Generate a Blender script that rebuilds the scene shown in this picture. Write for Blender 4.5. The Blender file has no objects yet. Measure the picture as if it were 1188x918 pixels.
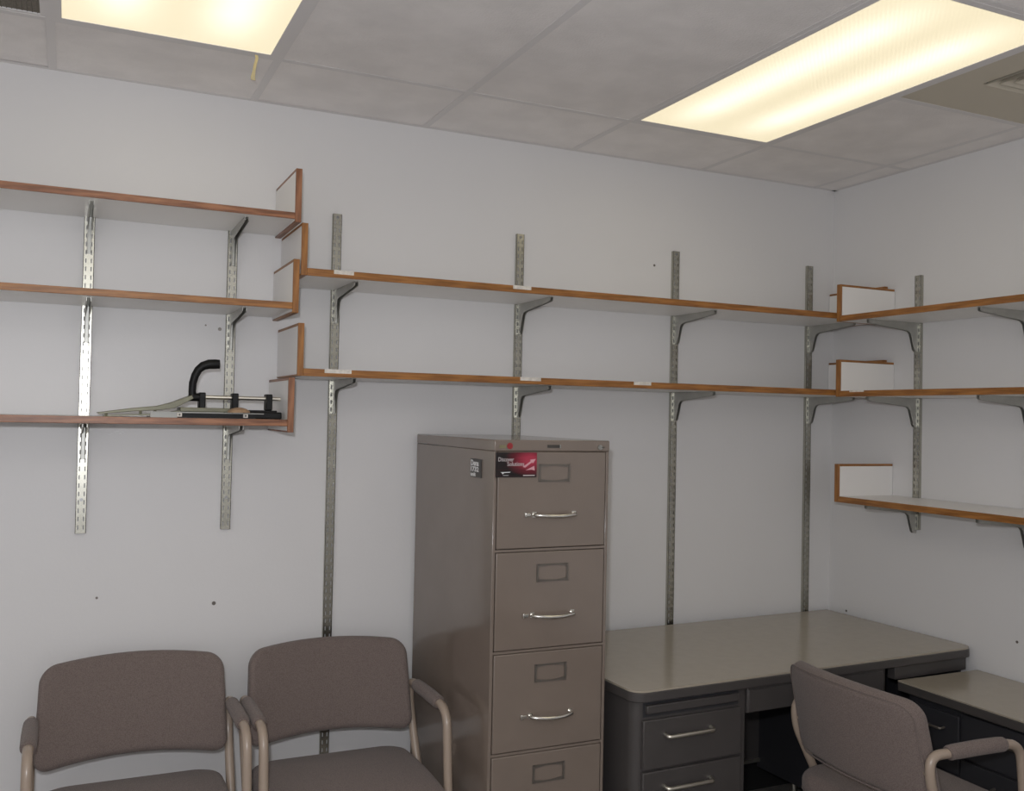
import bpy, bmesh, math, random
from mathutils import Vector, Matrix
random.seed(7)
SC = bpy.context.scene
COL = SC.collection
PI = math.pi

# ------------------------------------------------------------------ camera
CAM_POS = Vector((-3.1023, -3.2681, 1.57))
YAW, PITCH, ROLL, FPX = 0.4354, 0.0219, 0.0209, 1105.2
fw = Vector((math.sin(YAW)*math.cos(PITCH), math.cos(YAW)*math.cos(PITCH), math.sin(PITCH)))
rt = Vector((math.cos(YAW), -math.sin(YAW), 0))
up = rt.cross(fw)
cr = rt*math.cos(ROLL) + up*math.sin(ROLL)
cu = -rt*math.sin(ROLL) + up*math.cos(ROLL)
camd = bpy.data.cameras.new('camera')
cam = bpy.data.objects.new('camera', camd)
COL.objects.link(cam)
m = Matrix.Identity(4)
for i in range(3):
    m[i][0], m[i][1], m[i][2], m[i][3] = cr[i], cu[i], -fw[i], CAM_POS[i]
cam.matrix_world = m
camd.sensor_fit = 'HORIZONTAL'
camd.sensor_width = 36.0
camd.lens = FPX*36.0/1188.0
camd.clip_start = 0.05
SC.camera = cam

# ------------------------------------------------------------------ world, lights, exposure
w = bpy.data.worlds.new('world'); SC.world = w
w.use_nodes = True
w.node_tree.nodes['Background'].inputs[0].default_value = (0.8, 0.85, 1.0, 1)
w.node_tree.nodes['Background'].inputs[1].default_value = 0.02
SC.view_settings.view_transform = 'Standard'
SC.view_settings.look = 'None'
SC.view_settings.gamma = 1.0
SC.view_settings.use_curve_mapping = False
SC.view_settings.exposure = 0.0

# the camera's own flash, a hand above and left of the lens
fl = bpy.data.lights.new('camera_flash', 'POINT')
fl.energy = 84.0
fl.color = (0.93, 0.95, 1.0)
fl.shadow_soft_size = 0.03
flo = bpy.data.objects.new('camera_flash', fl)
flo.location = CAM_POS - cr*0.05 + cu*0.13
COL.objects.link(flo)

LENS_STRENGTH = 1.02
H = 2.6136                      # ceiling height
RX0, RY0 = -4.85, -4.75         # far left / behind the camera

# ------------------------------------------------------------------ material helpers
MAT = {}
def lin(c):
    return tuple(((v/255)/12.92 if v/255 <= 0.04045 else ((v/255+0.055)/1.055)**2.4) for v in c)
def mat(name, col, rough=0.6, metal=0.0, spec=0.5, noise=0.0, nscale=8.0, bump=0.0, bscale=200.0, stretch=None, col2=None, coat=0.0, detail=4.0):
    M = bpy.data.materials.new(name); M.use_nodes = True
    nt = M.node_tree; N = nt.nodes; L = nt.links
    b = N['Principled BSDF']
    b.inputs['Base Color'].default_value = (*col, 1)
    b.inputs['Roughness'].default_value = rough
    b.inputs['Metallic'].default_value = metal
    b.inputs['Specular IOR Level'].default_value = spec
    if coat: b.inputs['Coat Weight'].default_value = coat
    tc = N.new('ShaderNodeTexCoord')
    src = tc.outputs['Object']
    if stretch:
        mp = N.new('ShaderNodeMapping'); mp.inputs['Scale'].default_value = stretch
        L.new(src, mp.inputs['Vector']); src = mp.outputs['Vector']
    if noise or col2:
        n = N.new('ShaderNodeTexNoise'); n.inputs['Scale'].default_value = nscale; n.inputs['Detail'].default_value = detail
        L.new(src, n.inputs['Vector'])
        r = N.new('ShaderNodeValToRGB')
        c2 = col2 if col2 else tuple(c*(1-noise) for c in col)
        c1 = col if col2 else tuple(min(1, c*(1+noise)) for c in col)
        r.color_ramp.elements[0].position = 0.35; r.color_ramp.elements[0].color = (*c2, 1)
        r.color_ramp.elements[1].position = 0.65; r.color_ramp.elements[1].color = (*c1, 1)
        L.new(n.outputs['Fac'], r.inputs['Fac']); L.new(r.outputs['Color'], b.inputs['Base Color'])
    if bump:
        n2 = N.new('ShaderNodeTexNoise'); n2.inputs['Scale'].default_value = bscale; n2.inputs['Detail'].default_value = 2
        L.new(tc.outputs['Object'], n2.inputs['Vector'])
        bp = N.new('ShaderNodeBump'); bp.inputs['Strength'].default_value = bump; bp.inputs['Distance'].default_value = 0.002
        L.new(n2.outputs['Fac'], bp.inputs['Height']); L.new(bp.outputs['Normal'], b.inputs['Normal'])
    MAT[name] = M
    return M

mat('wall', (0.74, 0.73, 0.725), rough=0.42, spec=0.4, noise=0.012, nscale=1.5, bump=0.12, bscale=90)
mat('floor', (0.20, 0.18, 0.165), rough=0.7, noise=0.12, nscale=60, bump=0.6, bscale=300)
mat('tile', (0.90, 0.865, 0.845), rough=0.95, spec=0.2, noise=0.045, nscale=7, bump=0.6, bscale=140, detail=8)
mat('grid', (0.80, 0.775, 0.765), rough=0.8, spec=0.2)
mat('slab', (0.15, 0.15, 0.15), rough=0.9)
mat('melamine', (0.86, 0.84, 0.82), rough=0.38, noise=0.01, nscale=3)
mat('oak', lin((170, 110, 58)), rough=0.42, col2=lin((136, 80, 36)), nscale=22, stretch=(1.5, 1.5, 28), bump=0.1, bscale=120)
mat('oak_y', lin((170, 110, 58)), rough=0.42, col2=lin((136, 80, 36)), nscale=22, stretch=(1.5, 1.5, 28), bump=0.1, bscale=120)
mat('walnut', lin((160, 98, 62)), rough=0.38, col2=lin((112, 62, 38)), nscale=16, stretch=(1.2, 1.2, 30), bump=0.1, bscale=120)
mat('galv', (0.43, 0.42, 0.365), rough=0.27, metal=1.0, noise=0.05, nscale=30)
mat('galv_bracket', (0.46, 0.455, 0.42), rough=0.40, metal=0.75, noise=0.08, nscale=20)
mat('screw', (0.30, 0.30, 0.30), rough=0.35, metal=0.9)
mat('cabinet', (0.200, 0.160, 0.132), rough=0.13, spec=0.8, noise=0.03, nscale=6)
mat('cabinet_dark', (0.03, 0.026, 0.024), rough=0.7)
mat('chrome', (0.75, 0.74, 0.70), rough=0.14, metal=1.0)
mat('brushed', (0.74, 0.71, 0.63), rough=0.34, metal=1.0)
mat('holder', (0.20, 0.18, 0.16), rough=0.35, metal=0.7)
mat('plate', (0.05, 0.045, 0.04), rough=0.4)
mat('fabric', (0.155, 0.122, 0.115), rough=0.95, spec=0.15)
mat('tube', (0.36, 0.285, 0.225), rough=0.28, spec=0.6)
mat('desk_metal', (0.064, 0.058, 0.056), rough=0.36, spec=0.5, noise=0.04, nscale=8)
mat('desk_dark', (0.03, 0.03, 0.034), rough=0.45)
mat('laminate', (0.385, 0.340, 0.272), rough=0.17, spec=0.5, noise=0.02, nscale=30)
mat('black', (0.006, 0.006, 0.006), rough=0.5, spec=0.25)
mat('rubber', (0.012, 0.012, 0.012), rough=0.6)
mat('olive', (0.17, 0.165, 0.11), rough=0.4, metal=0.2, noise=0.1, nscale=20)
mat('silver', (0.30, 0.30, 0.28), rough=0.45, metal=0.3)
mat('cork', (0.34, 0.22, 0.13), rough=0.7, noise=0.15, nscale=80)
mat('white_label', (0.72, 0.68, 0.62), rough=0.6, noise=0.15, nscale=60)
mat('tape', (0.52, 0.44, 0.24), rough=0.5)
mat('red', (0.30, 0.025, 0.03), rough=0.5)
mat('yellow', (0.20, 0.18, 0.10), rough=0.5)
mat('ink_white', (0.62, 0.58, 0.58), rough=0.5)
mat('ink_pink', (0.66, 0.34, 0.38), rough=0.5)
mat('ink_grey', (0.75, 0.75, 0.75), rough=0.5)
mat('panel_beige', (0.62, 0.565, 0.46), rough=0.5, spec=0.4)
mat('grille', (0.20, 0.175, 0.14), rough=0.6)
mat('void', (0.012, 0.011, 0.010), rough=0.9)
mat('scratch', (0.85, 0.85, 0.85), rough=0.7)

def fabric_nodes():
    M = MAT['fabric']; nt = M.node_tree; N = nt.nodes; L = nt.links; b = N['Principled BSDF']
    tc = N.new('ShaderNodeTexCoord')
    vo = N.new('ShaderNodeTexVoronoi'); vo.inputs['Scale'].default_value = 430
    L.new(tc.outputs['Object'], vo.inputs['Vector'])
    r = N.new('ShaderNodeValToRGB')
    r.color_ramp.elements[0].position = 0.1; r.color_ramp.elements[0].color = (0.240, 0.192, 0.172, 1)
    r.color_ramp.elements[1].position = 0.7; r.color_ramp.elements[1].color = (0.150, 0.119, 0.108, 1)
    L.new(vo.outputs['Distance'], r.inputs['Fac']); L.new(r.outputs['Color'], b.inputs['Base Color'])
    bm = N.new('ShaderNodeBump'); bm.inputs['Strength'].default_value = 0.5; bm.inputs['Distance'].default_value = 0.0015; bm.invert = True
    L.new(vo.outputs['Distance'], bm.inputs['Height']); L.new(bm.outputs['Normal'], b.inputs['Normal'])
    b.inputs['Sheen Weight'].default_value = 0.15
fabric_nodes()

def lens_material():
    # prismatic lens of a troffer: two tubes glow through it, weaker towards the ends
    M = bpy.data.materials.new('lens'); M.use_nodes = True
    nt = M.node_tree; N = nt.nodes; L = nt.links
    b = N['Principled BSDF']
    b.inputs['Base Color'].default_value = (0.75, 0.70, 0.55, 1); b.inputs['Roughness'].default_value = 0.4
    tc = N.new('ShaderNodeTexCoord'); sx = N.new('ShaderNodeSeparateXYZ'); L.new(tc.outputs['Object'], sx.inputs[0])
    def math_(op, a, bb=None):
        n = N.new('ShaderNodeMath'); n.operation = op
        for i, v in enumerate((a, bb)):
            if v is None: continue
            if isinstance(v, (int, float)): n.inputs[i].default_value = v
            else: L.new(v, n.inputs[i])
        return n.outputs[0]
    ax = math_('ABSOLUTE', sx.outputs['X'])
    d = math_('DIVIDE', math_('SUBTRACT', ax, 0.14), 0.075)
    g = math_('EXPONENT', math_('MULTIPLY', math_('MULTIPLY', d, d), -1.0))
    e = math_('DIVIDE', math_('SUBTRACT', 0.58, math_('ABSOLUTE', sx.outputs['Y'])), 0.22)
    en = N.new('ShaderNodeClamp'); L.new(e, en.inputs['Value'])
    glow = math_('MULTIPLY', g, en.outputs[0])
    mp = N.new('ShaderNodeMapping'); mp.inputs['Scale'].default_value = (1, 1, 0)
    L.new(tc.outputs['Object'], mp.inputs['Vector'])
    ck = N.new('ShaderNodeTexChecker'); ck.inputs['Scale'].default_value = 130
    L.new(mp.outputs['Vector'], ck.inputs['Vector'])
    fine = math_('ADD', math_('MULTIPLY', ck.outputs['Fac'], 0.10), 0.95)
    st = math_('MULTIPLY', math_('ADD', math_('MULTIPLY', glow, 0.34), 0.74), fine)
    mx = N.new('ShaderNodeMix'); mx.data_type = 'RGBA'
    mx.inputs['A'].default_value = (0.97, 0.85, 0.57, 1); mx.inputs['B'].default_value = (1.0, 0.92, 0.74, 1)
    L.new(glow, mx.inputs['Factor'])
    L.new(mx.outputs['Result'], b.inputs['Emission Color'])
    L.new(math_('MULTIPLY', st, LENS_STRENGTH), b.inputs['Emission Strength'])
    MAT['lens'] = M
lens_material()

def card_material():
    # printed card: black on the left, a red burst to the upper right
    M = bpy.data.materials.new('card'); M.use_nodes = True
    nt = M.node_tree; N = nt.nodes; L = nt.links; b = N['Principled BSDF']; b.inputs['Roughness'].default_value = 0.3
    tc = N.new('ShaderNodeTexCoord')
    mp = N.new('ShaderNodeMapping'); mp.inputs['Location'].default_value = (-0.044, 0, -0.014); mp.inputs['Scale'].default_value = (1, 1, 1)
    L.new(tc.outputs['Object'], mp.inputs['Vector'])
    mp2 = N.new('ShaderNodeMapping'); mp2.inputs['Scale'].default_value = (12, 0, 19); mp2.inputs['Rotation'].default_value = (0, 0.5, 0)
    L.new(mp.outputs['Vector'], mp2.inputs['Vector'])
    gr = N.new('ShaderNodeTexGradient'); gr.gradient_type = 'SPHERICAL'
    L.new(mp2.outputs['Vector'], gr.inputs['Vector'])
    wv = N.new('ShaderNodeTexNoise'); wv.inputs['Scale'].default_value = 40
    mp3 = N.new('ShaderNodeMapping'); mp3.inputs['Rotation'].default_value = (0, 0.62, 0); mp3.inputs['Scale'].default_value = (0.3, 1, 4)
    L.new(tc.outputs['Object'], mp3.inputs['Vector']); L.new(mp3.outputs['Vector'], wv.inputs['Vector'])
    mu = N.new('ShaderNodeMath'); mu.operation = 'MULTIPLY_ADD'
    L.new(wv.outputs['Fac'], mu.inputs[0]); mu.inputs[1].default_value = 0.25; L.new(gr.outputs['Fac'], mu.inputs[2])
    r = N.new('ShaderNodeValToRGB')
    e = r.color_ramp.elements
    e[0].position = 0.12; e[0].color = (0.008, 0.006, 0.006, 1)
    e[1].position = 0.95; e[1].color = (0.42, 0.035, 0.07, 1)
    k = e.new(0.5); k.color = (0.13, 0.008, 0.018, 1)
    L.new(mu.outputs[0], r.inputs['Fac']); L.new(r.outputs['Color'], b.inputs['Base Color'])
    MAT['card'] = M
card_material()

# ------------------------------------------------------------------ mesh helpers
class MB:
    def __init__(s): s.v = []; s.f = []
    def add(s, vs, fs):
        o = len(s.v); s.v += [tuple(v) for v in vs]; s.f += [tuple(i+o for i in f) for f in fs]; return s
    def box(s, x0, x1, y0, y1, z0, z1):
        return s.add([(x0,y0,z0),(x1,y0,z0),(x1,y1,z0),(x0,y1,z0),(x0,y0,z1),(x1,y0,z1),(x1,y1,z1),(x0,y1,z1)],
                     [(0,3,2,1),(4,5,6,7),(0,1,5,4),(1,2,6,5),(2,3,7,6),(3,0,4,7)])
    def prism(s, poly, a0, a1, put):
        n = len(poly)
        vs = [put(u, v, a0) for u, v in poly] + [put(u, v, a1) for u, v in poly]
        fs = [tuple(range(n))[::-1], tuple(range(n, 2*n))] + [(i, (i+1) % n, n+(i+1) % n, n+i) for i in range(n)]
        return s.add(vs, fs)
    def tube(s, path, r, n=12, cap=True, closed=False):
        P = [Vector(p) for p in path]; k = len(P)
        rr = r if isinstance(r, (list, tuple)) else [r]*k
        T = []
        for i in range(k):
            a = P[(i-1) % k] if (closed or i > 0) else P[i]
            b = P[(i+1) % k] if (closed or i < k-1) else P[i]
            T.append((b-a).normalized())
        ref = Vector((0, 0, 1)) if abs(T[0].z) < 0.9 else Vector((1, 0, 0))
        nrm = T[0].cross(ref).normalized()
        vs = []
        for i in range(k):
            nrm = (nrm - T[i]*nrm.dot(T[i])).normalized(); bn = T[i].cross(nrm)
            for j in range(n):
                a = 2*PI*j/n
                vs.append(P[i] + (nrm*math.cos(a) + bn*math.sin(a))*rr[i])
        fs = []
        for i in range(k if closed else k-1):
            i2 = (i+1) % k
            for j in range(n):
                fs.append((i*n+j, i*n+(j+1) % n, i2*n+(j+1) % n, i2*n+j))
        if cap and not closed:
            fs.append(tuple(range(n))[::-1]); fs.append(tuple((k-1)*n+j for j in range(n)))
        return s.add(vs, fs)
    def disc(s, c, r, axis, depth, n=12):
        a = Vector(axis).normalized()
        return s.tube([Vector(c), Vector(c)+a*depth], r, n)
    def mesh(s, name):
        me = bpy.data.meshes.new(name); me.from_pydata(s.v, [], s.f)
        b = bmesh.new(); b.from_mesh(me); bmesh.ops.recalc_face_normals(b, faces=b.faces); b.to_mesh(me); b.free()
        return me
    def build(s, name, m, parent=None, smooth=False, bevel=0.0, seg=2, shift=None):
        me = s.mesh(name); me.materials.append(MAT[m])
        if shift:
            me.transform(Matrix.Translation(-Vector(shift)))
        o = bpy.data.objects.new(name, me); COL.objects.link(o)
        if parent: o.parent = parent
        if shift: o.location = shift
        if smooth:
            for p in me.polygons: p.use_smooth = True
        if bevel:
            md = o.modifiers.new('bevel', 'BEVEL'); md.width = bevel; md.segments = seg; md.limit_method = 'ANGLE'; md.angle_limit = 0.6
            for p in me.polygons: p.use_smooth = True
            try: me.set_sharp_from_angle(angle=0.7)
            except Exception: pass
        elif smooth:
            try: me.set_sharp_from_angle(angle=0.8)
            except Exception: pass
        return o
def box(*a): return MB().box(*a)
def tag(o, label, cat, group=None):
    o['label'] = label; o['category'] = cat
    if group: o['group'] = group
    return o
def struct(o):
    o['kind'] = 'structure'; return o
def thing(name, label, cat, loc=(0, 0, 0), rz=0, group=None):
    o = bpy.data.objects.new(name, None); COL.objects.link(o); o.location = loc; o.rotation_euler = (0, 0, rz)
    o.empty_display_size = 0.1
    return tag(o, label, cat, group)
def copy_tree(o, parent=None):
    c = o.copy(); COL.objects.link(c); c.parent = parent
    for ch in list(o.children): copy_tree(ch, c)
    return c
def arc(cx, cy, r, a0, a1, n=8):
    return [(cx + r*math.cos(math.radians(a0+(a1-a0)*i/n)), cy + r*math.sin(math.radians(a0+(a1-a0)*i/n))) for i in range(n+1)]
def round_rect(x0, x1, y0, y1, r, n=8):
    return arc(x1-r, y1-r, r, 0, 90, n) + arc(x0+r, y1-r, r, 90, 180, n) + arc(x0+r, y0+r, r, 180, 270, n) + arc(x1-r, y0+r, r, 270, 360, n)
def dense(poly, step=0.035):
    # extra points along the straight runs so that bends stay smooth
    out = []
    for i, (a, b) in enumerate(poly):
        c, d = poly[(i+1) % len(poly)]
        n = max(1, int(math.ceil(math.hypot(c-a, d-b)/step)))
        for k in range(n): out.append((a+(c-a)*k/n, b+(d-b)*k/n))
    return out
def fillet(path, r, n=6):
    # round the corners of a 3-D polyline
    P = [Vector(p) for p in path]; out = [P[0]]
    for i in range(1, len(P)-1):
        a, b, c = P[i-1], P[i], P[i+1]
        d1 = (a-b); d2 = (c-b); t = min(r, d1.length*0.49, d2.length*0.49)
        p0 = b + d1.normalized()*t; p2 = b + d2.normalized()*t
        for k in range(n+1):
            u = k/n; out.append(p0*(1-u)**2 + b*2*u*(1-u) + p2*u*u)
    out.append(P[-1]); return out
def text_mesh(name, body, size, m, parent, loc, rot, width=None, extrude=0.0002, bold=0.0):
    cu_ = bpy.data.curves.new(name, 'FONT'); cu_.body = body; cu_.size = size; cu_.extrude = extrude; cu_.resolution_u = 3; cu_.offset = bold
    t = bpy.data.objects.new(name+'_tmp', cu_); COL.objects.link(t)
    dg = bpy.context.evaluated_depsgraph_get(); dg.update()
    me = bpy.data.meshes.new_from_object(t.evaluated_get(dg)); me.name = name
    bpy.data.objects.remove(t); bpy.data.curves.remove(cu_)
    if width:
        xs = [v.co.x for v in me.vertices]; w0 = max(xs)-min(xs); k = width/w0; mn = min(xs)
        for v in me.vertices: v.co.x = (v.co.x-mn)*k
    me.materials.clear(); me.materials.append(MAT[m])
    o = bpy.data.objects.new(name, me); COL.objects.link(o); o.parent = parent; o.location = loc; o.rotation_euler = rot
    return o
def cushion(w, h, t, r, deform, crown=0.0, nseg=8, back=0.0):
    # pillow with a rounded-rectangle outline in (u, v) and thickness t along n; deform(u, v, n) -> xyz
    base = dense(round_rect(-w/2, w/2, -h/2, h/2, r, nseg))
    n = len(base); e = t*0.42
    rings = []
    def ring(ins, dep, sc=1.0):
        fx = (w/2-ins)/(w/2)*sc; fy = (h/2-ins)/(h/2)*sc
        return [(u*fx, v*fy, dep) for u, v in base]
    cr_ = lambda s_: crown*(1-s_*s_)
    for s_ in (0.25, 0.5, 0.72, 0.88): rings.append(ring(e, -t/2-back*(1-s_*s_), s_))
    for k in range(7):
        a = PI/2*(1-k/6)
        rings.append(ring(e*(1-math.cos(a)), -t/2+e*(1-math.sin(a))))
    for k in range(7):
        a = PI/2*k/6
        rings.append(ring(e*(1-math.cos(a)), t/2-e*(1-math.sin(a))))
    for s_ in (0.88, 0.72, 0.5, 0.25): rings.append(ring(e, t/2+cr_(s_), s_))
    vs = []; fs = []
    for R_ in rings: vs += R_
    k = len(rings)
    for i in range(k-1):
        for j in range(n):
            fs.append((i*n+j, i*n+(j+1) % n, (i+1)*n+(j+1) % n, (i+1)*n+j))
    vs.append((0, 0, -t/2-back)); c0 = len(vs)-1
    vs.append((0, 0, t/2+crown)); c1 = len(vs)-1
    for j in range(n):
        fs.append((c0, (j+1) % n, j)); fs.append((c1, (k-1)*n+j, (k-1)*n+(j+1) % n))
    mb = MB(); mb.add([deform(*v) for v in vs], fs)
    return mb

# ================================================================== the room shell
floor = struct(box(RX0-0.1, 0.1, RY0-0.1, 0.1, -0.1, 0.0).build('floor', 'floor'))
wall_back = struct(box(RX0-0.1, 0.1, 0.0, 0.1, 0.0, H+0.12).build('wall_back', 'wall'))
wall_right = struct(box(0.0, 0.1, RY0-0.1, 0.0, 0.0, H+0.12).build('wall_right', 'wall'))
wall_left = struct(box(RX0-0.1, RX0, RY0-0.1, 0.0, 0.0, H+0.12).build('wall_left', 'wall'))
wall_front = struct(box(RX0, 0.0, RY0-0.1, RY0, 0.0, H+0.12).build('wall_front', 'wall'))
ceiling = struct(box(RX0, 0.0, RY0, 0.0, H+0.08, H+0.12).build('ceiling', 'slab'))

# black vinyl cove base
struct(box(RX0, 0.0, -0.004, -0.0002, 0.0, 0.115).build('baseboard_back', 'rubber'))
struct(box(-0.004, -0.0002, RY0, -0.004, 0.0, 0.115).build('baseboard_right', 'rubber'))
struct(box(RX0+0.0002, RX0+0.004, RY0, -0.004, 0.0, 0.115).build('baseboard_left', 'rubber'))
struct(box(RX0+0.004, -0.004, RY0+0.0002, RY0+0.004, 0.0, 0.115).build('baseboard_front', 'rubber'))

# small marks on the walls
for x, z, r in ((-2.65, 0.934, 0.0065), (-2.655, 1.8388, 0.006), (-0.9553, 2.1972, 0.005), (-3.005, 0.973, 0.004), (-2.70, 1.849, 0.003)):
    MB().disc((x, 0.001, z), r, (0, -1, 0), 0.0025, 10).build('nail_hole', 'holder', wall_back)
for y, z, r in ((-0.105, 0.752, 0.005), (-0.93, 0.80, 0.005)):
    MB().disc((0.001, y, z), r, (-1, 0, 0), 0.0025, 10).build('nail_hole', 'holder', wall_right)
mb = MB()
for k in range(9):
    x = -2.985 + k*0.0055 + random.uniform(-.002, .002); z = 1.488 + 0.0006*k + random.uniform(-.004, .006)
    mb.box(x, x+random.uniform(.004, .010), -0.0012, 0.001, z, z+random.uniform(.001, .003))
mb.build('paint_scratch', 'scratch', wall_back)

# ------------------------------------------------------------------ suspended ceiling
T = 0.6096
C0, B0 = 0.128, 0.4238
gx = [-C0 - T*k for k in range(0, 8)]          # bars running away from the back wall
gy = [-B0 - T*j for j in range(0, 8)]
LIGHTS = {(1, 0), (4, 0), (1, 4), (4, 4)}      # (column, row of 2-ft cells) start of each 2x4 fitting, rear pair added unseen
SKIP = set()
for c, r in LIGHTS: SKIP |= {(c, r), (c, r+1)}
VENT_R = (0, 1); VENT_L = (5, 0)
SKIP |= {VENT_R, VENT_L}
BARW = 0.024
def bar(x0, x1, y0, y1):
    mb = MB()
    mb.box(x0, x1, y0, y1, H+0.0002, H+0.0010)
    if x1-x0 < y1-y0: mb.box((x0+x1)/2-0.001, (x0+x1)/2+0.001, y0, y1, H+0.001, H+0.035)
    else: mb.box(x0, x1, (y0+y1)/2-0.001, (y0+y1)/2+0.001, H+0.001, H+0.035)
    return mb.build('grid_bar', 'grid', ceiling)
for x in gx: bar(x-BARW/2, x+BARW/2, RY0, 0)
cols = [(0.0, gx[0])] + [(gx[i], gx[i+1]) for i in range(len(gx)-1)] + [(gx[-1], RX0)]
def span(ci): return cols[ci]
# cross bars: the border bar everywhere, then every 4 ft (2 ft where a 2x2 piece sits)
def cross(ci, y):
    a, b = cols[ci]
    bar(b+BARW/2, a-(BARW/2 if a < -0.001 else 0), y-BARW/2, y+BARW/2)
for ci in range(len(cols)):
    for j, y in enumerate(gy):
        k = ci-1
        if j % 2 == 0 or (k == 0 and j == 1) or (k == 5 and j == 1): cross(ci, y)
# wall angle
for a in ((RX0, 0, -0.02, 0), (RX0, 0, RY0, RY0+0.02), (-0.02, 0, RY0, 0), (RX0, RX0+0.02, RY0, 0)):
    box(a[0], a[1], a[2], a[3], H+0.0004, H+0.0012).build('wall_angle', 'grid', ceiling)
def tile(x0, x1, y0, y1):
    t = random.uniform(-0.0008, 0.0012)
    z = H+0.0016
    mb = MB().box(x0+0.004, x1-0.004, y0+0.004, y1-0.004, z, z+0.016)
    o = mb.build('ceiling_tile', 'tile', ceiling)
    o.rotation_euler = (random.uniform(-.0006, .0006), random.uniform(-.0006, .0006), 0)
    return o
for ci in range(len(cols)):
    a, b = cols[ci]; k = ci-1
    if abs(a-b) < 0.03: continue
    tile(b, a, -B0, 0)
    j = 0
    while j < len(gy):
        y1 = gy[j]; y0 = gy[j+1] if j+1 < len(gy) else RY0
        if k == 0 and j == 0: tile(b, a, gy[1], gy[0]); j += 2; continue
        if k == 5 and j == 0: tile(b, a, gy[2], gy[1]); j += 2; continue
        if (k, j) in LIGHTS: j += 2; continue
        y0 = gy[j+2] if j+2 < len(gy) else RY0
        tile(b, a, max(y0, RY0), y1); j += 2

def troffer(k, j, label):
    x1, x0 = gx[k], gx[k+1]; y1, y0 = gy[j], gy[j+2]
    cx, cy = (x0+x1)/2, (y0+y1)/2
    t = thing('ceiling_light', label, 'ceiling light', (cx, cy, H), 0, 'recessed ceiling lights')
    hx, hy = (x1-x0)/2-0.006, (y1-y0)/2-0.006; f = 0.022
    mb = MB()
    for bx in ((-hx, hx, hy-f, hy), (-hx, hx, -hy, -hy+f), (-hx, -hx+f, -hy+f, hy-f), (hx-f, hx, -hy+f, hy-f)):
        mb.box(*bx, -0.0005, 0.012)
    mb.build('frame', 'grid', t)
    MB().box(-hx+f, hx-f, -hy+f, hy-f, 0.0015, 0.0055).build('lens', 'lens', t)
    mb = MB()
    for bx in ((-hx, hx, hy-0.004, hy), (-hx, hx, -hy, -hy+0.004), (-hx, -hx+0.004, -hy+.004, hy-.004), (hx-0.004, hx, -hy+.004, hy-.004)):
        mb.box(*bx, 0.012, 0.075)
    mb.box(-hx, hx, -hy, hy, 0.075, 0.078)
    mb.build('housing', 'grid', t)
    return t
troffer(1, 0, 'long recessed fluorescent ceiling light above the desk, seen nearly whole')
troffer(4, 0, 'recessed fluorescent ceiling light above the left shelves with tape hanging off it')
troffer(1, 4, 'added unseen recessed fluorescent ceiling light behind the camera on the desk side')  # out-of-view fitting added on the same grid for more room light
troffer(4, 4, 'added unseen recessed fluorescent ceiling light behind the camera on the left side')  # second added fitting, likewise out of view

# strip of yellowed tape hanging from the left light
pth = [(0, 0, 0.0), (0.002, -0.002, -0.010), (-0.003, -0.004, -0.03), (-0.006, -0.003, -0.05), (-0.008, 0.0, -0.066), (-0.006, 0.003, -0.074)]
mb = MB()
vs = []
for i, p in enumerate(pth):
    wd = 0.0042 if i < 4 else 0.0062
    for dx, dy in ((-wd, -0.001), (wd, -0.001), (wd, 0.001), (-wd, 0.001)): vs.append((p[0]+dx, p[1]+dy, p[2]))
fs = [(0, 1, 2, 3), (20, 23, 22, 21)]
for i in range(5):
    for j in range(4): fs.append((i*4+j, i*4+(j+1) % 4, i*4+4+(j+1) % 4, i*4+4+j))
mb.add(vs, fs)
tp = mb.build('tape_strip', 'tape', smooth=True); tp.location = (-2.635, -0.447, H-0.006)
tag(tp, 'short yellowed tape strip dangling from the corner of the left ceiling light', 'tape')

# supply diffuser (right) and return grille (left)
x1, x0 = gx[0], gx[1]; y1, y0 = gy[1], gy[2]; cx, cy = (x0+x1)/2, (y0+y1)/2
t = thing('ceiling_vent', 'beige square ceiling air diffuser at the upper right edge', 'vent', (cx, cy, H))
h = T/2-0.008
mb = MB(); q = 0.133; vx, vy = -0.035, -0.045
for bx in ((-h, h, vy+q, h), (-h, h, -h, vy-q), (-h, vx-q, vy-q, vy+q), (vx+q, h, vy-q, vy+q)): mb.box(*bx, 0.001, 0.006)
mb.build('face_plate', 'panel_beige', t)
for s_ in (0.130, 0.102, 0.074, 0.046):
    mb = MB(); a, b, z0, z1, th = s_, s_-0.020, -0.004, 0.022, 0.002
    vs = []
    for r_, z in ((a, z0), (b, z1), (b-th, z1), (a-th, z0)):
        vs += [(vx-r_, vy-r_, z), (vx+r_, vy-r_, z), (vx+r_, vy+r_, z), (vx-r_, vy+r_, z)]
    fs = []
    for i in range(4):
        i2 = (i+1) % 4
        for j in range(4): fs.append((i*4+j, i*4+(j+1) % 4, i2*4+(j+1) % 4, i2*4+j))
    mb.add(vs, fs).build('vane', 'panel_beige', t)
box(vx-0.022, vx+0.022, vy-0.022, vy+0.022, 0.002, 0.005).build('centre_plate', 'panel_beige', t)
box(-h, h, -h, h, 0.045, 0.048).build('duct_back', 'void', t)

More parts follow.
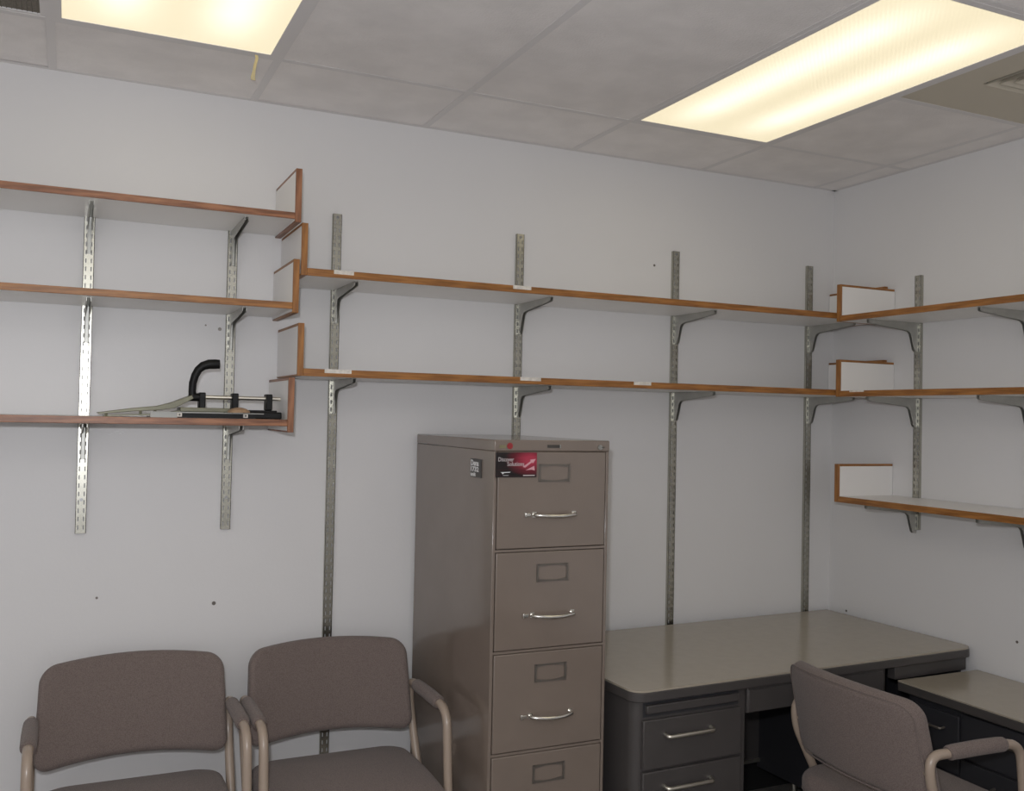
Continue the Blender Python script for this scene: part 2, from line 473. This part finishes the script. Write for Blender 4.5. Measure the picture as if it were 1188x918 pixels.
x1, x0 = gx[5], gx[6]; y1, y0 = gy[0], gy[1]; cx, cy = (x0+x1)/2, (y0+y1)/2
t = thing('return_grille', 'dark brown egg-crate return air grille in the upper left ceiling corner', 'vent', (cx, cy, H))
mb = MB(); h = T/2-0.008; f = 0.016
for bx in ((-h, h, h-f, h), (-h, h, -h, -h+f), (-h, -h+f, -h+f, h-f), (h-f, h, -h+f, h-f)): mb.box(*bx, 0.001, 0.012)
mb.build('frame', 'grid', t)
mb = MB(); n = 46
for i in range(n):
    u = -h+f + (2*h-2*f)*(i+0.5)/n
    mb.box(u-0.0012, u+0.0012, -h+f, h-f, 0.003, 0.015); mb.box(-h+f, h-f, u-0.0012, u+0.0012, 0.003, 0.015)
o = mb.build('egg_crate', 'grille', t); o['kind'] = 'stuff'
box(-h, h, -h, h, 0.045, 0.048).build('duct_back', 'void', t)

# ================================================================== shelving
def standard(label, loc, rz, zt, zb, screws=()):
    # slotted wall upright; local: wall at y=0, front towards -y
    t = thing('shelf_standard', label, 'shelf standard', (loc[0], loc[1], zb), rz, 'slotted shelf standards')
    Wd, Dp, L_ = 0.031, 0.014, zt-zb
    mb = MB()
    xs = [-Wd/2, -0.0095, -0.0062, 0.0062, 0.0095, Wd/2]
    pitch, sl = 0.026, 0.0135
    zs = [0.0]; z = 0.012
    while z+sl < L_-0.004: zs += [z, z+sl]; z += pitch
    zs.append(L_)
    nx = len(xs)
    vs = [(x, -Dp, z) for z in zs for x in xs]; fs = []
    for i in range(len(zs)-1):
        for j in range(nx-1):
            if i % 2 == 1 and j in (1, 3): continue
            fs.append((i*nx+j, i*nx+j+1, (i+1)*nx+j+1, (i+1)*nx+j))
    mb.add(vs, fs)
    mb.box(-Wd/2, -Wd/2+0.0015, -Dp, -0.0003, 0, L_); mb.box(Wd/2-0.0015, Wd/2, -Dp, -0.0003, 0, L_)
    mb.build('upright', 'galv', t)
    for z in screws:
        MB().disc((0, -Dp+0.0005, z-zb), 0.0052, (0, -1, 0), 0.003, 12).build('screw', 'screw', t)
    return t
SX = [-0.147, -0.857, -1.566, -2.272]
LSX = [-3.058, -2.622]
ZT, ZB = 2.262, 0.34
names = ['in the back corner, behind the desk', 'on the back wall above the middle of the desk', 'rising behind the file cabinet', 'running down behind the middle chair']
for x, nm in zip(SX, names):
    standard('slotted grey metal shelf standard '+nm, (x, 0), 0, ZT, ZB, (ZT-0.012,))
standard('short bright slotted shelf standard farthest left, above the left chair', (LSX[0], 0), 0, 2.19, 1.178, (1.60, 1.283))
standard('short bright slotted shelf standard behind the hole punch', (LSX[1], 0), 0, 2.19, 1.178, (1.60, 1.283))
RSY = [-0.484, -0.985]
standard('slotted shelf standard on the right wall, nearest the corner', (0, RSY[0]), -PI/2, 2.172, 1.15)
standard('slotted shelf standard on the right wall at the picture edge', (0, RSY[1]), -PI/2, 2.172, 1.15)

def bracket_mesh(L_=0.280):
    s0 = 0.0142
    poly = [(s0, -0.001), (L_, -0.001), (L_, -0.012), (L_-0.006, -0.015), (0.082, -0.033), (0.066, -0.037), (0.056, -0.047), (0.037, -0.108), (0.029, -0.116), (s0, -0.116)]
    mb = MB()
    for x in (-0.0065, 0.0050):
        mb.prism(poly, x, x+0.0015, lambda u, v, a: (a, -u, v))
    mb.box(-0.0065, 0.0065, -L_, -s0, -0.0012, -0.0002)      # top web
    mb.box(-0.0065, 0.0065, -s0-0.0015, -s0, -0.116, -0.001) # rear web against the standard
    me = mb.mesh('shelf_bracket'); me.materials.append(MAT['galv_bracket']); return me
BR = bracket_mesh()
def bracket(x, y, z, rz, label):
    o = bpy.data.objects.new('shelf_bracket', BR); COL.objects.link(o)
    o.location = (x, y, z); o.rotation_euler = (0, 0, rz)
    tag(o, label, 'shelf bracket', 'shelf brackets')
    return o

D = 0.32
def edge_piece(name, parent, m, x0, x1, y0, y1, z0, z1):
    # wood strip whose grain runs along its longest side
    dx, dy, dz = x1-x0, y1-y0, z1-z0
    c = ((x0+x1)/2, (y0+y1)/2, (z0+z1)/2)
    o = MB().box(x0, x1, y0, y1, z0, z1).build(name, m, parent, shift=c, bevel=0.0012)
    return o
def grain(o, along):
    return o
def wall_shelf(label, x0, x1, zt, wood, end, pz0, pz1, strips=(), right_end=None):
    """shelf on the back wall, x0..x1, top at zt; end=+1: upright end board at x1, -1: at x0"""
    th = 0.0205 if end > 0 else 0.0235; e = 0.005; y0 = -D; e2 = 0.009
    t = thing('wall_shelf', label, 'shelf', ((x0+x1)/2, 0, zt-th))
    ox = (x0+x1)/2; zz = zt-th
    def P(a, b, c, d, f, g): return (a-ox, b-ox, c, d, f-zz, g-zz)
    MB().box(*P(x0, x1, y0+e, -0.003, zt-th, zt)).build('board', 'melamine', t)
    edge_piece('front_edge', t, wood, *P(x0, x1, y0, y0+e, zt-th, zt))
    pt = 0.019
    ends = [(end, pz0, pz1)]
    if right_end: ends.append((1, zt-th, right_end))
    for en, a, b in ends:
        px0, px1 = (x1, x1+pt) if en > 0 else (x0-pt, x0)
        p = MB().box(*P(px0, px1, y0+e2, -0.003, a+e, b-e2)).build('end_board', 'melamine', t)
        for nm, q in (('front_edge', (px0, px1, y0, y0+e2, a, b)), ('top_edge', (px0, px1, y0+e2, -0.003, b-e2, b)), ('bottom_edge', (px0, px1, y0+e2, -0.003, a, a+e))):
            edge_piece(nm, p, wood + '_v' if nm == 'front_edge' else wood + '_d', *P(*q))
    for a, b in strips:
        MB().box(*P(a, b, y0-0.0006, y0+0.0005, zt-0.012, zt+0.0006)).build('label_strip', 'white_label', t)
    return t
def wood_variants():
    for nm, a, b, sc in (('oak', (168, 114, 58), (130, 84, 38), 9), ('walnut', (164, 112, 78), (114, 72, 48), 8)):
        for suf, st in (('', (1.2, 14, 14)), ('_v', (14, 14, 1.2)), ('_d', (14, 1.2, 14))):
            mat(nm+suf, lin(a), rough=0.4, col2=lin(b), nscale=sc, stretch=st, bump=0.08, bscale=150, detail=6)
wood_variants()
wall_shelf('top left wall shelf, bare, with a wood-edged end board turned up', -3.62, -2.483, 2.187, 'walnut', 1, 2.158, 2.325)
wall_shelf('middle left wall shelf, bare, with a wood-edged end board', -3.62, -2.484, 1.908, 'oak', 1, 1.876, 2.043)
wall_shelf('lowest left wall shelf carrying the hole punch', -3.62, -2.490, 1.5455, 'walnut', 1, 1.506, 1.676)
wall_shelf('upper long wall shelf running above the file cabinet into the corner', -2.4415, -0.024, 2.0185, 'oak', -1, 1.995, 2.158, ((-2.357, -2.293), (-1.735, -1.666)), 2.146)
wall_shelf('lower long wall shelf running above the file cabinet into the corner', -2.4455, -0.024, 1.7055, 'oak', -1, 1.682, 1.846, ((-2.379, -2.293), (-1.701, -1.622), (-1.244, -1.170)), 1.838)

def side_shelf(label, zt, pz1, y_far, strips=()):
    th = 0.0235; e = 0.005; Dx = 0.298; y_near = -1.62; e2 = 0.009
    t = thing('wall_shelf', label, 'shelf', (0, (y_far+y_near)/2, zt-th)); oy = (y_far+y_near)/2; zz = zt-th
    def P(a, b, c, d, f, g): return (a, b, c-oy, d-oy, f-zz, g-zz)
    pt = 0.021
    MB().box(*P(-Dx+e, -0.003, y_near, y_far-pt, zt-th, zt)).build('board', 'melamine', t)
    edge_piece('front_edge', t, 'oak_d', *P(-Dx, -Dx+e, y_near, y_far-pt, zt-th, zt))
    p = MB().box(*P(-Dx+e2, -0.003, y_far-pt, y_far, zt-th+e, pz1-e2)).build('end_board', 'melamine', t)
    for nm, wd, q in (('front_edge', 'oak_v', (-Dx, -Dx+e2, y_far-pt, y_far, zt-th, pz1)), ('top_edge', 'oak', (-Dx+e2, -0.003, y_far-pt, y_far, pz1-e2, pz1)), ('bottom_edge', 'oak', (-Dx+e2, -0.003, y_far-pt, y_far, zt-th, zt-th+e))):
        edge_piece(nm, p, wd, *P(*q))
    for a, b in strips:
        MB().box(*P(-Dx-0.0006, -Dx+0.0005, a, b, zt-0.006, zt+0.0006)).build('label_strip', 'white_label', t)
side_shelf('top shelf on the right wall with a turned-up end board', 2.003, 2.130, -0.334)
side_shelf('middle shelf on the right wall with a turned-up end board', 1.700, 1.826, -0.334, ((-0.485, -0.41),))
side_shelf('lowest shelf on the right wall, its white top visible', 1.277, 1.406, -0.334)

for zt, nm in ((2.187, 'top'), (1.908, 'middle'), (1.5455, 'lowest')):
    bracket(LSX[0], 0, zt-0.0207, 0, 'metal bracket under the %s left shelf, on the farthest left standard' % nm)
    bracket(LSX[1], 0, zt-0.0207, 0, 'metal bracket under the %s left shelf, near its end board' % nm)
bn = ['in the back corner', 'above the middle of the desk', 'above the file cabinet', 'at its left end']
for zt, nm in ((2.0155, 'upper'), (1.7025, 'lower')):
    for x, b_ in zip(SX, bn):
        bracket(x, 0, zt-0.0207, 0, 'grey metal bracket under the %s long shelf, %s' % (nm, b_))
for zt, nm in ((2.003, 'top'), (1.700, 'middle'), (1.277, 'lowest')):
    for y, b_ in zip(RSY, ('nearest the corner', 'at the picture edge')):
        bracket(0, y, zt-0.0237, -PI/2, 'metal bracket under the %s right wall shelf, %s' % (nm, b_))

# ================================================================== file cabinet
CX0, CX1, CYF, CYB, CH = -1.967, -1.577, -0.712, -0.03, 1.5005
t = thing('file_cabinet', 'tall taupe metal file cabinet with five drawers between the chairs and desk', 'file cabinet', ((CX0+CX1)/2, (CYF+CYB)/2, 0))
fc = t
ox, oy = (CX0+CX1)/2, (CYF+CYB)/2
wd = (CX1-CX0)/2; dp = (CYB-CYF)/2
ZR = 1.467    # underside of top rail
mb = MB()
mb.box(-wd, -wd+0.010, -dp, dp, 0.0, CH-0.034); mb.box(wd-0.010, wd, -dp, dp, 0.0, CH-0.034)
mb.box(-wd+0.010, wd-0.010, dp-0.004, dp, 0.0, CH-0.034)
mb.box(-wd+0.010, wd-0.010, -dp, -dp+0.03, 0.0, 0.012)
mb.build('body', 'cabinet', t, bevel=0.0015)
mb = MB(); mb.box(-wd-0.0008, wd+0.0008, -dp-0.003, dp, CH-0.034, CH)
mb.build('top', 'cabinet', t, bevel=0.004, seg=3)
box(-wd+0.010, wd-0.010, -dp+0.030, -dp+0.032, 0.012, CH-0.034).build('inner_back', 'cabinet_dark', t)
pitch = 0.2985; dh = 0.287
for i in range(5):
    z1 = ZR - 0.0015 - i*pitch; z0 = max(z1-dh, 0.012)
    if i < 4: box(-wd+0.010, wd-0.010, -dp+0.001, -dp+0.020, z0-0.0095, z0-0.0020).build('rail', 'cabinet', t)
    dr = MB().box(-wd+0.0125, wd-0.0125, -dp-0.002, -dp+0.018, z0, z1).build('drawer', 'cabinet', t, bevel=0.003, seg=3)
    yf = -dp-0.002
    # card holder: frame with curved-in top and bottom
    hz = z1-0.0635; hx = 0.004; a, b = 0.0500, 0.0265
    outer = [(-a, -b), (a, -b), (a, b), (-a, b)]
    mb = MB()
    n = 10
    top_o = [(-a + 2*a*k/n, b) for k in range(n+1)]
    top_i = [(-a+0.006 + (2*a-0.012)*k/n, b-0.0095 + 0.0055*math.sin(PI*k/n)) for k in range(n+1)]
    vs = []; fs = []
    for sgn in (1, -1):
        o0 = len(vs)
        for (u, v), (u2, v2) in zip(top_o, top_i):
            for y in (yf-0.0025, yf+0.001):
                vs.append((hx+u, y, hz+sgn*v)); vs.append((hx+u2, y, hz+sgn*v2))
        for k in range(n):
            q = o0+k*4; r_ = q+4
            fs += [(q, q+1, r_+1, r_), (q+1, q+3, r_+3, r_+1), (q+2, q, r_, r_+2)]
    mb.add(vs, fs)
    for sx in (-1, 1):
        mb.box(hx+sx*a-0.0035, hx+sx*a+0.0035, yf-0.0025, yf+0.001, hz-b, hz+b)
    mb.build('label_holder', 'holder', dr)
    # arched pull with a thumb latch at its left end
    pz = z1-0.187; px0, px1 = -0.062, 0.072
    path = [(px0, yf+0.001, pz), (px0, yf-0.018, pz-0.001)] + [(px0+(px1-px0)*k/8, yf-0.022-0.012*math.sin(PI*k/8), pz-0.004*math.sin(PI*k/8)) for k in range(1, 8)] + [(px1, yf-0.018, pz-0.001), (px1, yf+0.001, pz)]
    mb = MB(); mb.tube(fillet(path, 0.006, 3), 0.0058, 10)
    mb.box(px0-0.007, px0+0.007, yf-0.004, yf+0.001, pz-0.008, pz+0.008); mb.box(px1-0.007, px1+0.007, yf-0.004, yf+0.001, pz-0.008, pz+0.008)
    hd = mb.build('pull_handle', 'chrome', dr, smooth=True)
    mb = MB()
    mb.box(px0-0.034, px0-0.028, yf-0.012, yf+0.001, pz-0.0075, pz+0.0075)
    mb.box(px0-0.028, px0-0.014, yf-0.008, yf+0.001, pz-0.005, pz+0.005)
    mb.build('thumb_latch', 'chrome', dr, bevel=0.0015)
yf = -dp-0.003
mb = MB(); mb.box(-0.022, 0.020, yf-0.0012, yf+0.001, 1.4775, 1.4865); mb.build('name_plate', 'plate', t)
box(0.0200, 0.0235, yf-0.0016, yf+0.001, 1.4765, 1.4875).build('name_plate_end', 'silver', t)
mb = MB(); mb.disc((0.160, yf+0.001, 1.480), 0.0075, (0, -1, 0), 0.006, 16); mb.build('lock', 'silver', t, smooth=True)
box(0.164, 0.174, yf-0.006, yf+0.001, 1.4785, 1.4815).build('lock_key_slot', 'plate', t)
MB().disc((-0.146, yf+0.001, 1.4825), 0.0095, (0, -1, 0), 0.0025, 20).build('red_sticker', 'red', t)['label'] = 'round red sticker'
box(-0.180, -0.158, yf-0.0006, yf+0.001, 1.4760, 1.4850).build('yellow_sticker', 'yellow', t)
t.location = (ox, oy, 0)

# printed card stuck on the top drawer
cw, chh = 0.133, 0.0735
cx = -1.9665+cw/2+0.004; cz = 1.4655-0.002-chh/2
yc = CYF-0.0055
card = thing('printed_card', 'black and red printed card reading Discover Solutions on the top cabinet drawer', 'card', (cx, yc, cz))
o = box(-cw/2, cw/2, 0, 0.003, -chh/2, chh/2).build('card_sheet', 'card', card)
RF = (PI/2, 0, 0)
text_mesh('lettering', 'Discover', 0.0175, 'ink_white', card, (-cw/2+0.007, -0.0004, 0.0105), RF, 0.050)
text_mesh('lettering', 'Solutions', 0.0175, 'ink_white', card, (-cw/2+0.036, -0.0004, -0.0030), RF, 0.055)
def flat(poly, name, m, parent, y=-0.0006):
    return MB().prism(poly, y, 0.0005, lambda u, v, a: (u, a, v)).build(name, m, parent)
flat([(0.020, -0.006), (0.046, 0.011), (0.044, 0.0155), (0.063, 0.0175), (0.053, 0.004), (0.051, 0.008), (0.028, -0.008)], 'arrow_print', 'ink_pink', card)
flat([(0.030, -0.016), (0.058, -0.003), (0.060, -0.017), (0.050, -0.014)], 'arrow_print', 'ink_pink', card)
flat([(-0.052, -0.0215), (-0.020, -0.0205), (-0.021, -0.0225), (-0.040, -0.0235), (-0.045, -0.0275), (-0.048, -0.0235)], 'logo_print', 'ink_grey', card)
flat([(-0.044, -0.0305), (-0.026, -0.0305), (-0.026, -0.0315), (-0.044, -0.0315)], 'small_print', 'ink_grey', card)
flat([(0.022, -0.0300), (0.060, -0.0300), (0.060, -0.0325), (0.022, -0.0325)], 'small_print', 'ink_white', card)

# black magnet label on the cabinet side
st = thing('side_magnet', 'small black label with pale lettering on the side of the file cabinet', 'label', (CX0-0.0035, -0.583, 1.410))
st.rotation_euler = (0, 0, -PI/2)
aw, ah = 0.083, 0.056
box(-aw/2, aw/2, 0, 0.003, -ah/2, ah/2).build('label_sheet', 'plate', st)
text_mesh('lettering', 'Dena', 0.024, 'ink_grey', st, (-aw/2+0.004, -0.0004, 0.0075), RF, 0.062, bold=0.0008)
text_mesh('lettering', '1732', 0.020, 'ink_grey', st, (-aw/2+0.004, -0.0004, -0.0100), RF, 0.062, bold=0.0008)
text_mesh('lettering', 'unit', 0.016, 'ink_grey', st, (-aw/2+0.003, -0.0004, -0.0245), RF, 0.040, bold=0.0008)

# ================================================================== desk and return
DA = math.radians(1.9)
desk = thing('office_desk', 'charcoal steel office desk with a beige laminate top in the corner', 'desk', (-0.034, -0.018, 0), DA)
DW, DD, DZ = 1.520, 0.742, 0.745       # local x: -DW..0, y: -DD..0
poly = arc(-DW+0.045, -DD+0.045, 0.045, 180, 270, 8) + arc(-0.045, -DD+0.045, 0.045, 270, 360, 8) + [(0, -0.004), (-DW, -0.004)]
MB().prism(poly, DZ-0.006, DZ, lambda u, v, a: (u, v, a)).build('desktop', 'laminate', desk)
poly2 = [(u*1.0, v) for u, v in poly]
MB().prism(poly2, DZ-0.036, DZ-0.0062, lambda u, v, a: (u*1.002+0.0015, v*1.002, a)).build('desktop_edge', 'desk_metal', desk, bevel=0.003)
def pedestal(x0, x1, yb, yf, z0, z1, r=0.03):
    pl = arc(x0+r, yf+r, r, 180, 270, 6) + [(x1, yf), (x1, yb), (x0, yb)]
    return MB().prism(pl, z0, z1, lambda u, v, a: (u, v, a))
PY = -DD+0.022
o = pedestal(-DW+0.012, -1.075, -0.02, PY, 0.145, DZ-0.036, 0.035).build('left_pedestal', 'desk_metal', desk, bevel=0.002)
box(-1.475, -1.105, PY-0.0012, PY+0.01, DZ-0.036-0.052, DZ-0.036-0.006).build('board_slot', 'desk_dark', desk)
box(-1.468, -1.112, PY-0.014, PY+0.002, DZ-0.036-0.040, DZ-0.036-0.014).build('writing_board', 'desk_metal', desk, bevel=0.003)
for i, (z1, z0) in enumerate(((0.650, 0.500), (0.492, 0.342), (0.334, 0.160))):
    dr = box(-1.480, -1.100, PY-0.013, PY+0.002, z0, z1).build('drawer', 'desk_metal', desk, bevel=0.003)
    hz = z1-0.052; hx = -1.312
    pth = fillet([(hx-0.088, PY-0.010, hz+0.004), (hx-0.088, PY-0.034, hz), (hx+0.088, PY-0.034, hz), (hx+0.088, PY-0.010, hz+0.004)], 0.012, 5)
    MB().tube(pth, 0.0062, 10).build('pull_handle', 'brushed', dr, smooth=True)
# knee-hole: centre drawer, modesty panel
cd = box(-1.070, -0.455, PY-0.006, PY+0.32, DZ-0.036-0.086, DZ-0.037).build('centre_drawer', 'desk_metal', desk, bevel=0.003)
box(-1.066, -0.459, PY-0.0085, PY-0.004, DZ-0.036-0.083, DZ-0.036-0.012).build('drawer_front', 'desk_metal', cd, bevel=0.002)
mp_ = box(-1.075, -0.450, -0.085, -0.075, 0.175, DZ-0.036).build('modesty_panel', 'desk_metal', desk)
box(-1.075, -0.450, -0.094, -0.085, 0.170, 0.182).build('modesty_flange', 'brushed', mp_)
box(-0.545, -0.533, -0.0875, -0.084, 0.19, DZ-0.04).build('panel_seam', 'desk_dark', mp_)
# right pedestal under the desk (shell towards the return)
box(-0.450, -0.438, PY+0.012, -0.075, 0.145, DZ-0.036).build('right_side_panel', 'desk_dark', desk)
box(-0.438, -0.030, PY+0.30, PY+0.31, 0.145, DZ-0.075).build('right_inner_panel', 'desk_dark', desk)
box(-0.040, -0.028, PY+0.012, -0.075, 0.145, DZ-0.036).build('right_side_panel', 'desk_dark', desk)
MB().tube([(-0.437, PY+0.024, 0.145), (-0.437, PY+0.024, DZ-0.036)], 0.016, 14).build('corner_post', 'desk_metal', desk, smooth=True)
box(-0.395, -0.020, PY-0.004, PY+0.03, DZ-0.036-0.050, DZ-0.037).build('return_apron', 'desk_metal', desk, bevel=0.002)
for x, y in ((-1.50, -0.70), (-1.12, -0.70), (-1.50, -0.06), (-1.12, -0.06), (-0.432, -0.27), (-0.06, -0.66), (-0.06, -0.10), (-0.432, -0.66)):
    lg = MB().tube([(x, y, 0.0), (x, y, 0.008), (x, y, 0.0081), (x, y, 0.146)], [0.019, 0.019, 0.012, 0.012], 14).build('leg', 'brushed', desk, smooth=True)

ret = thing('desk_return', 'low typing return with a beige top joined to the desk along the right wall', 'desk return', (-0.012, -0.775, 0))
RW, RL, RZ = 0.400, 1.10, 0.664
pl = [(-RW, 0)] + arc(-RW+0.02, -RL+0.02, 0.02, 180, 270, 5) + [(0, -RL), (0, 0)]
MB().prism(pl, RZ-0.005, RZ, lambda u, v, a: (u, v, a)).build('return_top', 'laminate', ret)
MB().prism(pl, RZ-0.036, RZ-0.0052, lambda u, v, a: (u*1.003, v, a)).build('top_edge', 'desk_metal', ret, bevel=0.003)
rb = box(-RW+0.035, -0.012, -RL+0.03, -0.02, 0.10, RZ-0.036).build('pedestal', 'desk_dark', ret, bevel=0.002)
for ya, yb, rows in ((-0.235, -0.03, ((0.41, 0.60), (0.115, 0.40))), (-0.66, -0.245, ((0.47, 0.615), (0.29, 0.462), (0.115, 0.282))), (-RL+0.04, -0.67, ((0.47, 0.615), (0.29, 0.462), (0.115, 0.282)))):
    for a, b in rows:
        d_ = box(-RW+0.024, -RW+0.037, ya, yb, a, b).build('drawer', 'desk_dark', ret, bevel=0.002)
        yy = (ya+yb)/2; hw = 0.045 if yb > -0.1 else 0.08
        MB().tube(fillet([(-RW+0.026, yy-hw, b-0.05), (-RW+0.004, yy-hw, b-0.053), (-RW+0.004, yy+hw, b-0.053), (-RW+0.026, yy+hw, b-0.05)], 0.01, 4), 0.0045, 8).build('pull_handle', 'holder', d_, smooth=True)
for x, y in ((-RW+0.06, -RL+0.06), (-0.04, -RL+0.06), (-RW+0.06, -0.06), (-0.04, -0.06)):
    MB().tube([(x, y, 0.0), (x, y, 0.10)], 0.013, 12).build('leg', 'brushed', ret, smooth=True)

# ================================================================== chairs
def make_chair(label, loc, rz):
    t = thing('arm_chair', label, 'chair', loc, rz, 'taupe fabric arm chairs')
    # backrest, leaning back and wrapped around the sitter
    lean = math.radians(13)
    def dback(u, v, n):
        y = 0.190 + 0.064*(1-(u/0.265)**2) - 0.028
        # n towards the sitter (-y)
        yy = y - n*math.cos(lean) + v*math.sin(lean)
        zz = 0.663 + v*math.cos(lean) + n*math.sin(lean)
        zz += 0.014*(1-(u/0.265)**2)
        return (u*(1.0 + 0.02*(-v/0.14)), yy, zz)
    b = cushion(0.527, 0.296, 0.056, 0.046, dback, crown=0.006, nseg=8, back=0.003).build('backrest', 'fabric', t, smooth=True)
    pts = [dback(u*0.985, v*0.98, -0.024) for u, v in dense(round_rect(-0.2625, 0.2625, -0.148, 0.148, 0.046, 6))]
    MB().tube(pts, 0.0028, 6, closed=True).build('piping', 'fabric', b, smooth=True)
    # seat
    def dseat(u, v, n):
        return (u, v - 0.035, 0.425 + n + 0.012*math.cos(PI*v/0.5) - (0.02 if v < -0.18 else 0)*((-v-0.18)/0.06)**2*0.5)
    s_ = cushion(0.515, 0.475, 0.070, 0.075, dseat, crown=0.012, nseg=8).build('seat', 'fabric', t, smooth=True)
    pts = [dseat(u*0.995, v*0.995, -0.018) for u, v in dense(round_rect(-0.2575, 0.2575, -0.2375, 0.2375, 0.075, 6))]
    MB().tube(pts, 0.0028, 6, closed=True).build('piping', 'fabric', s_, smooth=True)
    R_ = 0.0135
    for sx in (-1, 1):
        x = sx*0.275
        path = fillet([(x, -0.235, 0.013), (x, -0.165, 0.672), (x, 0.180, 0.672), (x, 0.176, 0.590), (x, 0.030, 0.310), (x, 0.215, 0.013)], 0.060, 9)
        fr = MB().tube(path, R_, 14).build('side_frame', 'tube', t, smooth=True)
        for (fx, fy) in ((x, -0.235), (x, 0.215)):
            MB().tube([(fx, fy, 0.0), (fx, fy, 0.016)], 0.017, 12).build('foot_cap', 'rubber', fr, smooth=True)
        # padded arm sleeve
        pp = [(x, -0.098, 0.672), (x, -0.0985, 0.672), (x, -0.094, 0.673), (x, -0.080, 0.674), (x, 0.0, 0.675), (x, 0.080, 0.674), (x, 0.108, 0.673), (x, 0.1125, 0.672), (x, 0.112, 0.672)]
        MB().tube(pp, [0.0138, 0.0180, 0.0202, 0.0208, 0.0212, 0.0208, 0.0202, 0.0180, 0.0138], 16).build('arm_pad', 'fabric', t, smooth=True)
        MB().tube([(x, 0.176, 0.615), (x*0.90, 0.172, 0.625)], 0.009, 10).build('back_stub', 'tube', t, smooth=True)
    MB().tube([(-0.275, -0.19, 0.375), (0.275, -0.19, 0.375)], 0.010, 10).build('cross_bar', 'tube', t, smooth=True)
    MB().tube([(-0.275, 0.068, 0.375), (0.275, 0.068, 0.375)], 0.010, 10).build('cross_bar', 'tube', t, smooth=True)
    return t
ch1 = make_chair('taupe fabric arm chair against the wall at the far left', (-2.898, -0.362, 0), 0)
ch2 = copy_tree(ch1)
ch2.location = (-2.304, -0.372, 0); ch2['label'] = 'taupe fabric arm chair against the wall beside the file cabinet'
ch3 = copy_tree(ch1)
ch3.location = (-0.770, -1.125, 0); ch3.rotation_euler = (0, 0, PI/2 + math.radians(-2))
ch3['label'] = 'taupe fabric arm chair at the desk, seen from behind'

# ================================================================== hole punch on the lowest left shelf
SZ = 1.5455
hp = thing('hole_punch', 'black and olive desktop paper punch with curved black lever on the lowest left shelf', 'hole punch', (-2.70, -0.225, SZ))
def q(x): return x + 2.70
# base tray
mb = MB(); mb.box(q(-2.885), q(-2.585), -0.080, 0.075, 0.0, 0.003); mb.box(q(-2.885), q(-2.585), -0.080, -0.077, 0.003, 0.0145)
mb.box(q(-2.90), q(-2.56), -0.083, -0.078, 0.0145, 0.0172)
mb.build('base_tray', 'silver', hp)
mb = MB(); mb.box(q(-2.81), q(-2.585), -0.0850, -0.076, 0.0005, 0.0142); mb.build('base_front_strip', 'black', hp)
for x in (-2.805, -2.615):
    c_ = box(q(x)-0.007, q(x)+0.007, -0.0865, -0.075, 0.003, 0.0142).build('clip', 'white_label', hp, bevel=0.001)
    MB().disc((q(x), -0.0860, 0.009), 0.0028, (0, -1, 0), 0.0015, 10).build('rivet', 'plate', c_)
box(q(-2.60), q(-2.503), -0.070, 0.060, 0.0, 0.022).build('rear_base', 'black', hp, bevel=0.004)
box(q(-2.66), q(-2.515), -0.055, 0.055, 0.020, 0.027).build('punch_bed', 'black', hp, bevel=0.002)
# olive bed plate and sloping olive arm
box(q(-2.80), q(-2.655), -0.050, 0.050, 0.018, 0.031).build('bed_plate', 'olive', hp, bevel=0.002)
prof = [(q(-3.028), 0.011), (q(-2.93), 0.026), (q(-2.86), 0.034), (q(-2.82), 0.046), (q(-2.768), 0.068), (q(-2.762), 0.058), (q(-2.815), 0.028), (q(-2.855), 0.0215), (q(-2.93), 0.0165), (q(-3.02), 0.006)]
MB().prism(prof, -0.050, 0.045, lambda u, v, a: (u, a, v)).build('paper_arm', 'olive', hp, bevel=0.0015)
prof = [(q(-3.010), 0.0005), (q(-2.845), 0.007), (q(-2.80), 0.018), (q(-2.80), 0.022), (q(-2.845), 0.012), (q(-3.010), 0.004)]
MB().prism(prof, -0.046, 0.040, lambda u, v, a: (u, a, v)).build('lower_arm', 'olive', hp)
for x, z in ((-3.003, 0.010), (-2.91, 0.019), (-2.87, 0.024)):
    MB().tube([(q(x), -0.045, z-0.012), (q(x), -0.045, z+0.002)], 0.004, 8).build('arm_pin', 'olive', hp)
# rod with three black blocks
RZ_ = 0.0635
MB().tube([(q(-2.765), -0.015, RZ_), (q(-2.498), -0.015, RZ_)], 0.0062, 12).build('rod', 'brushed', hp, smooth=True)
for x in (-2.735, -2.638, -2.535):
    box(q(x)-0.0095, q(x)+0.0095, -0.034, 0.010, 0.027, 0.0775).build('punch_block', 'black', hp, bevel=0.003)
mb = MB(); mb.tube([(q(-2.633), -0.070, 0.018), (q(-2.633), -0.070, 0.024), (q(-2.633), -0.070, 0.030), (q(-2.633), -0.070, 0.034)], [0.034, 0.032, 0.022, 0.008], 20)
mb.build('cork_knob', 'cork', hp, smooth=True)
# curved lever
pth = [(-2.762, 0.058), (-2.764, 0.080), (-2.763, 0.105), (-2.757, 0.128), (-2.748, 0.146), (-2.735, 0.158), (-2.718, 0.164), (-2.700, 0.165), (-2.686, 0.1655)]
MB().tube([(q(a), -0.020, b) for a, b in pth], [0.0115, 0.0112, 0.0115, 0.0118, 0.0122, 0.0135, 0.0148, 0.0150, 0.0140], 14).build('lever', 'black', hp, smooth=True)
MB().tube([(q(-2.774), -0.020, 0.0625), (q(-2.744), -0.020, 0.0625)], 0.0125, 14).build('lever_hub', 'black', hp, smooth=True)
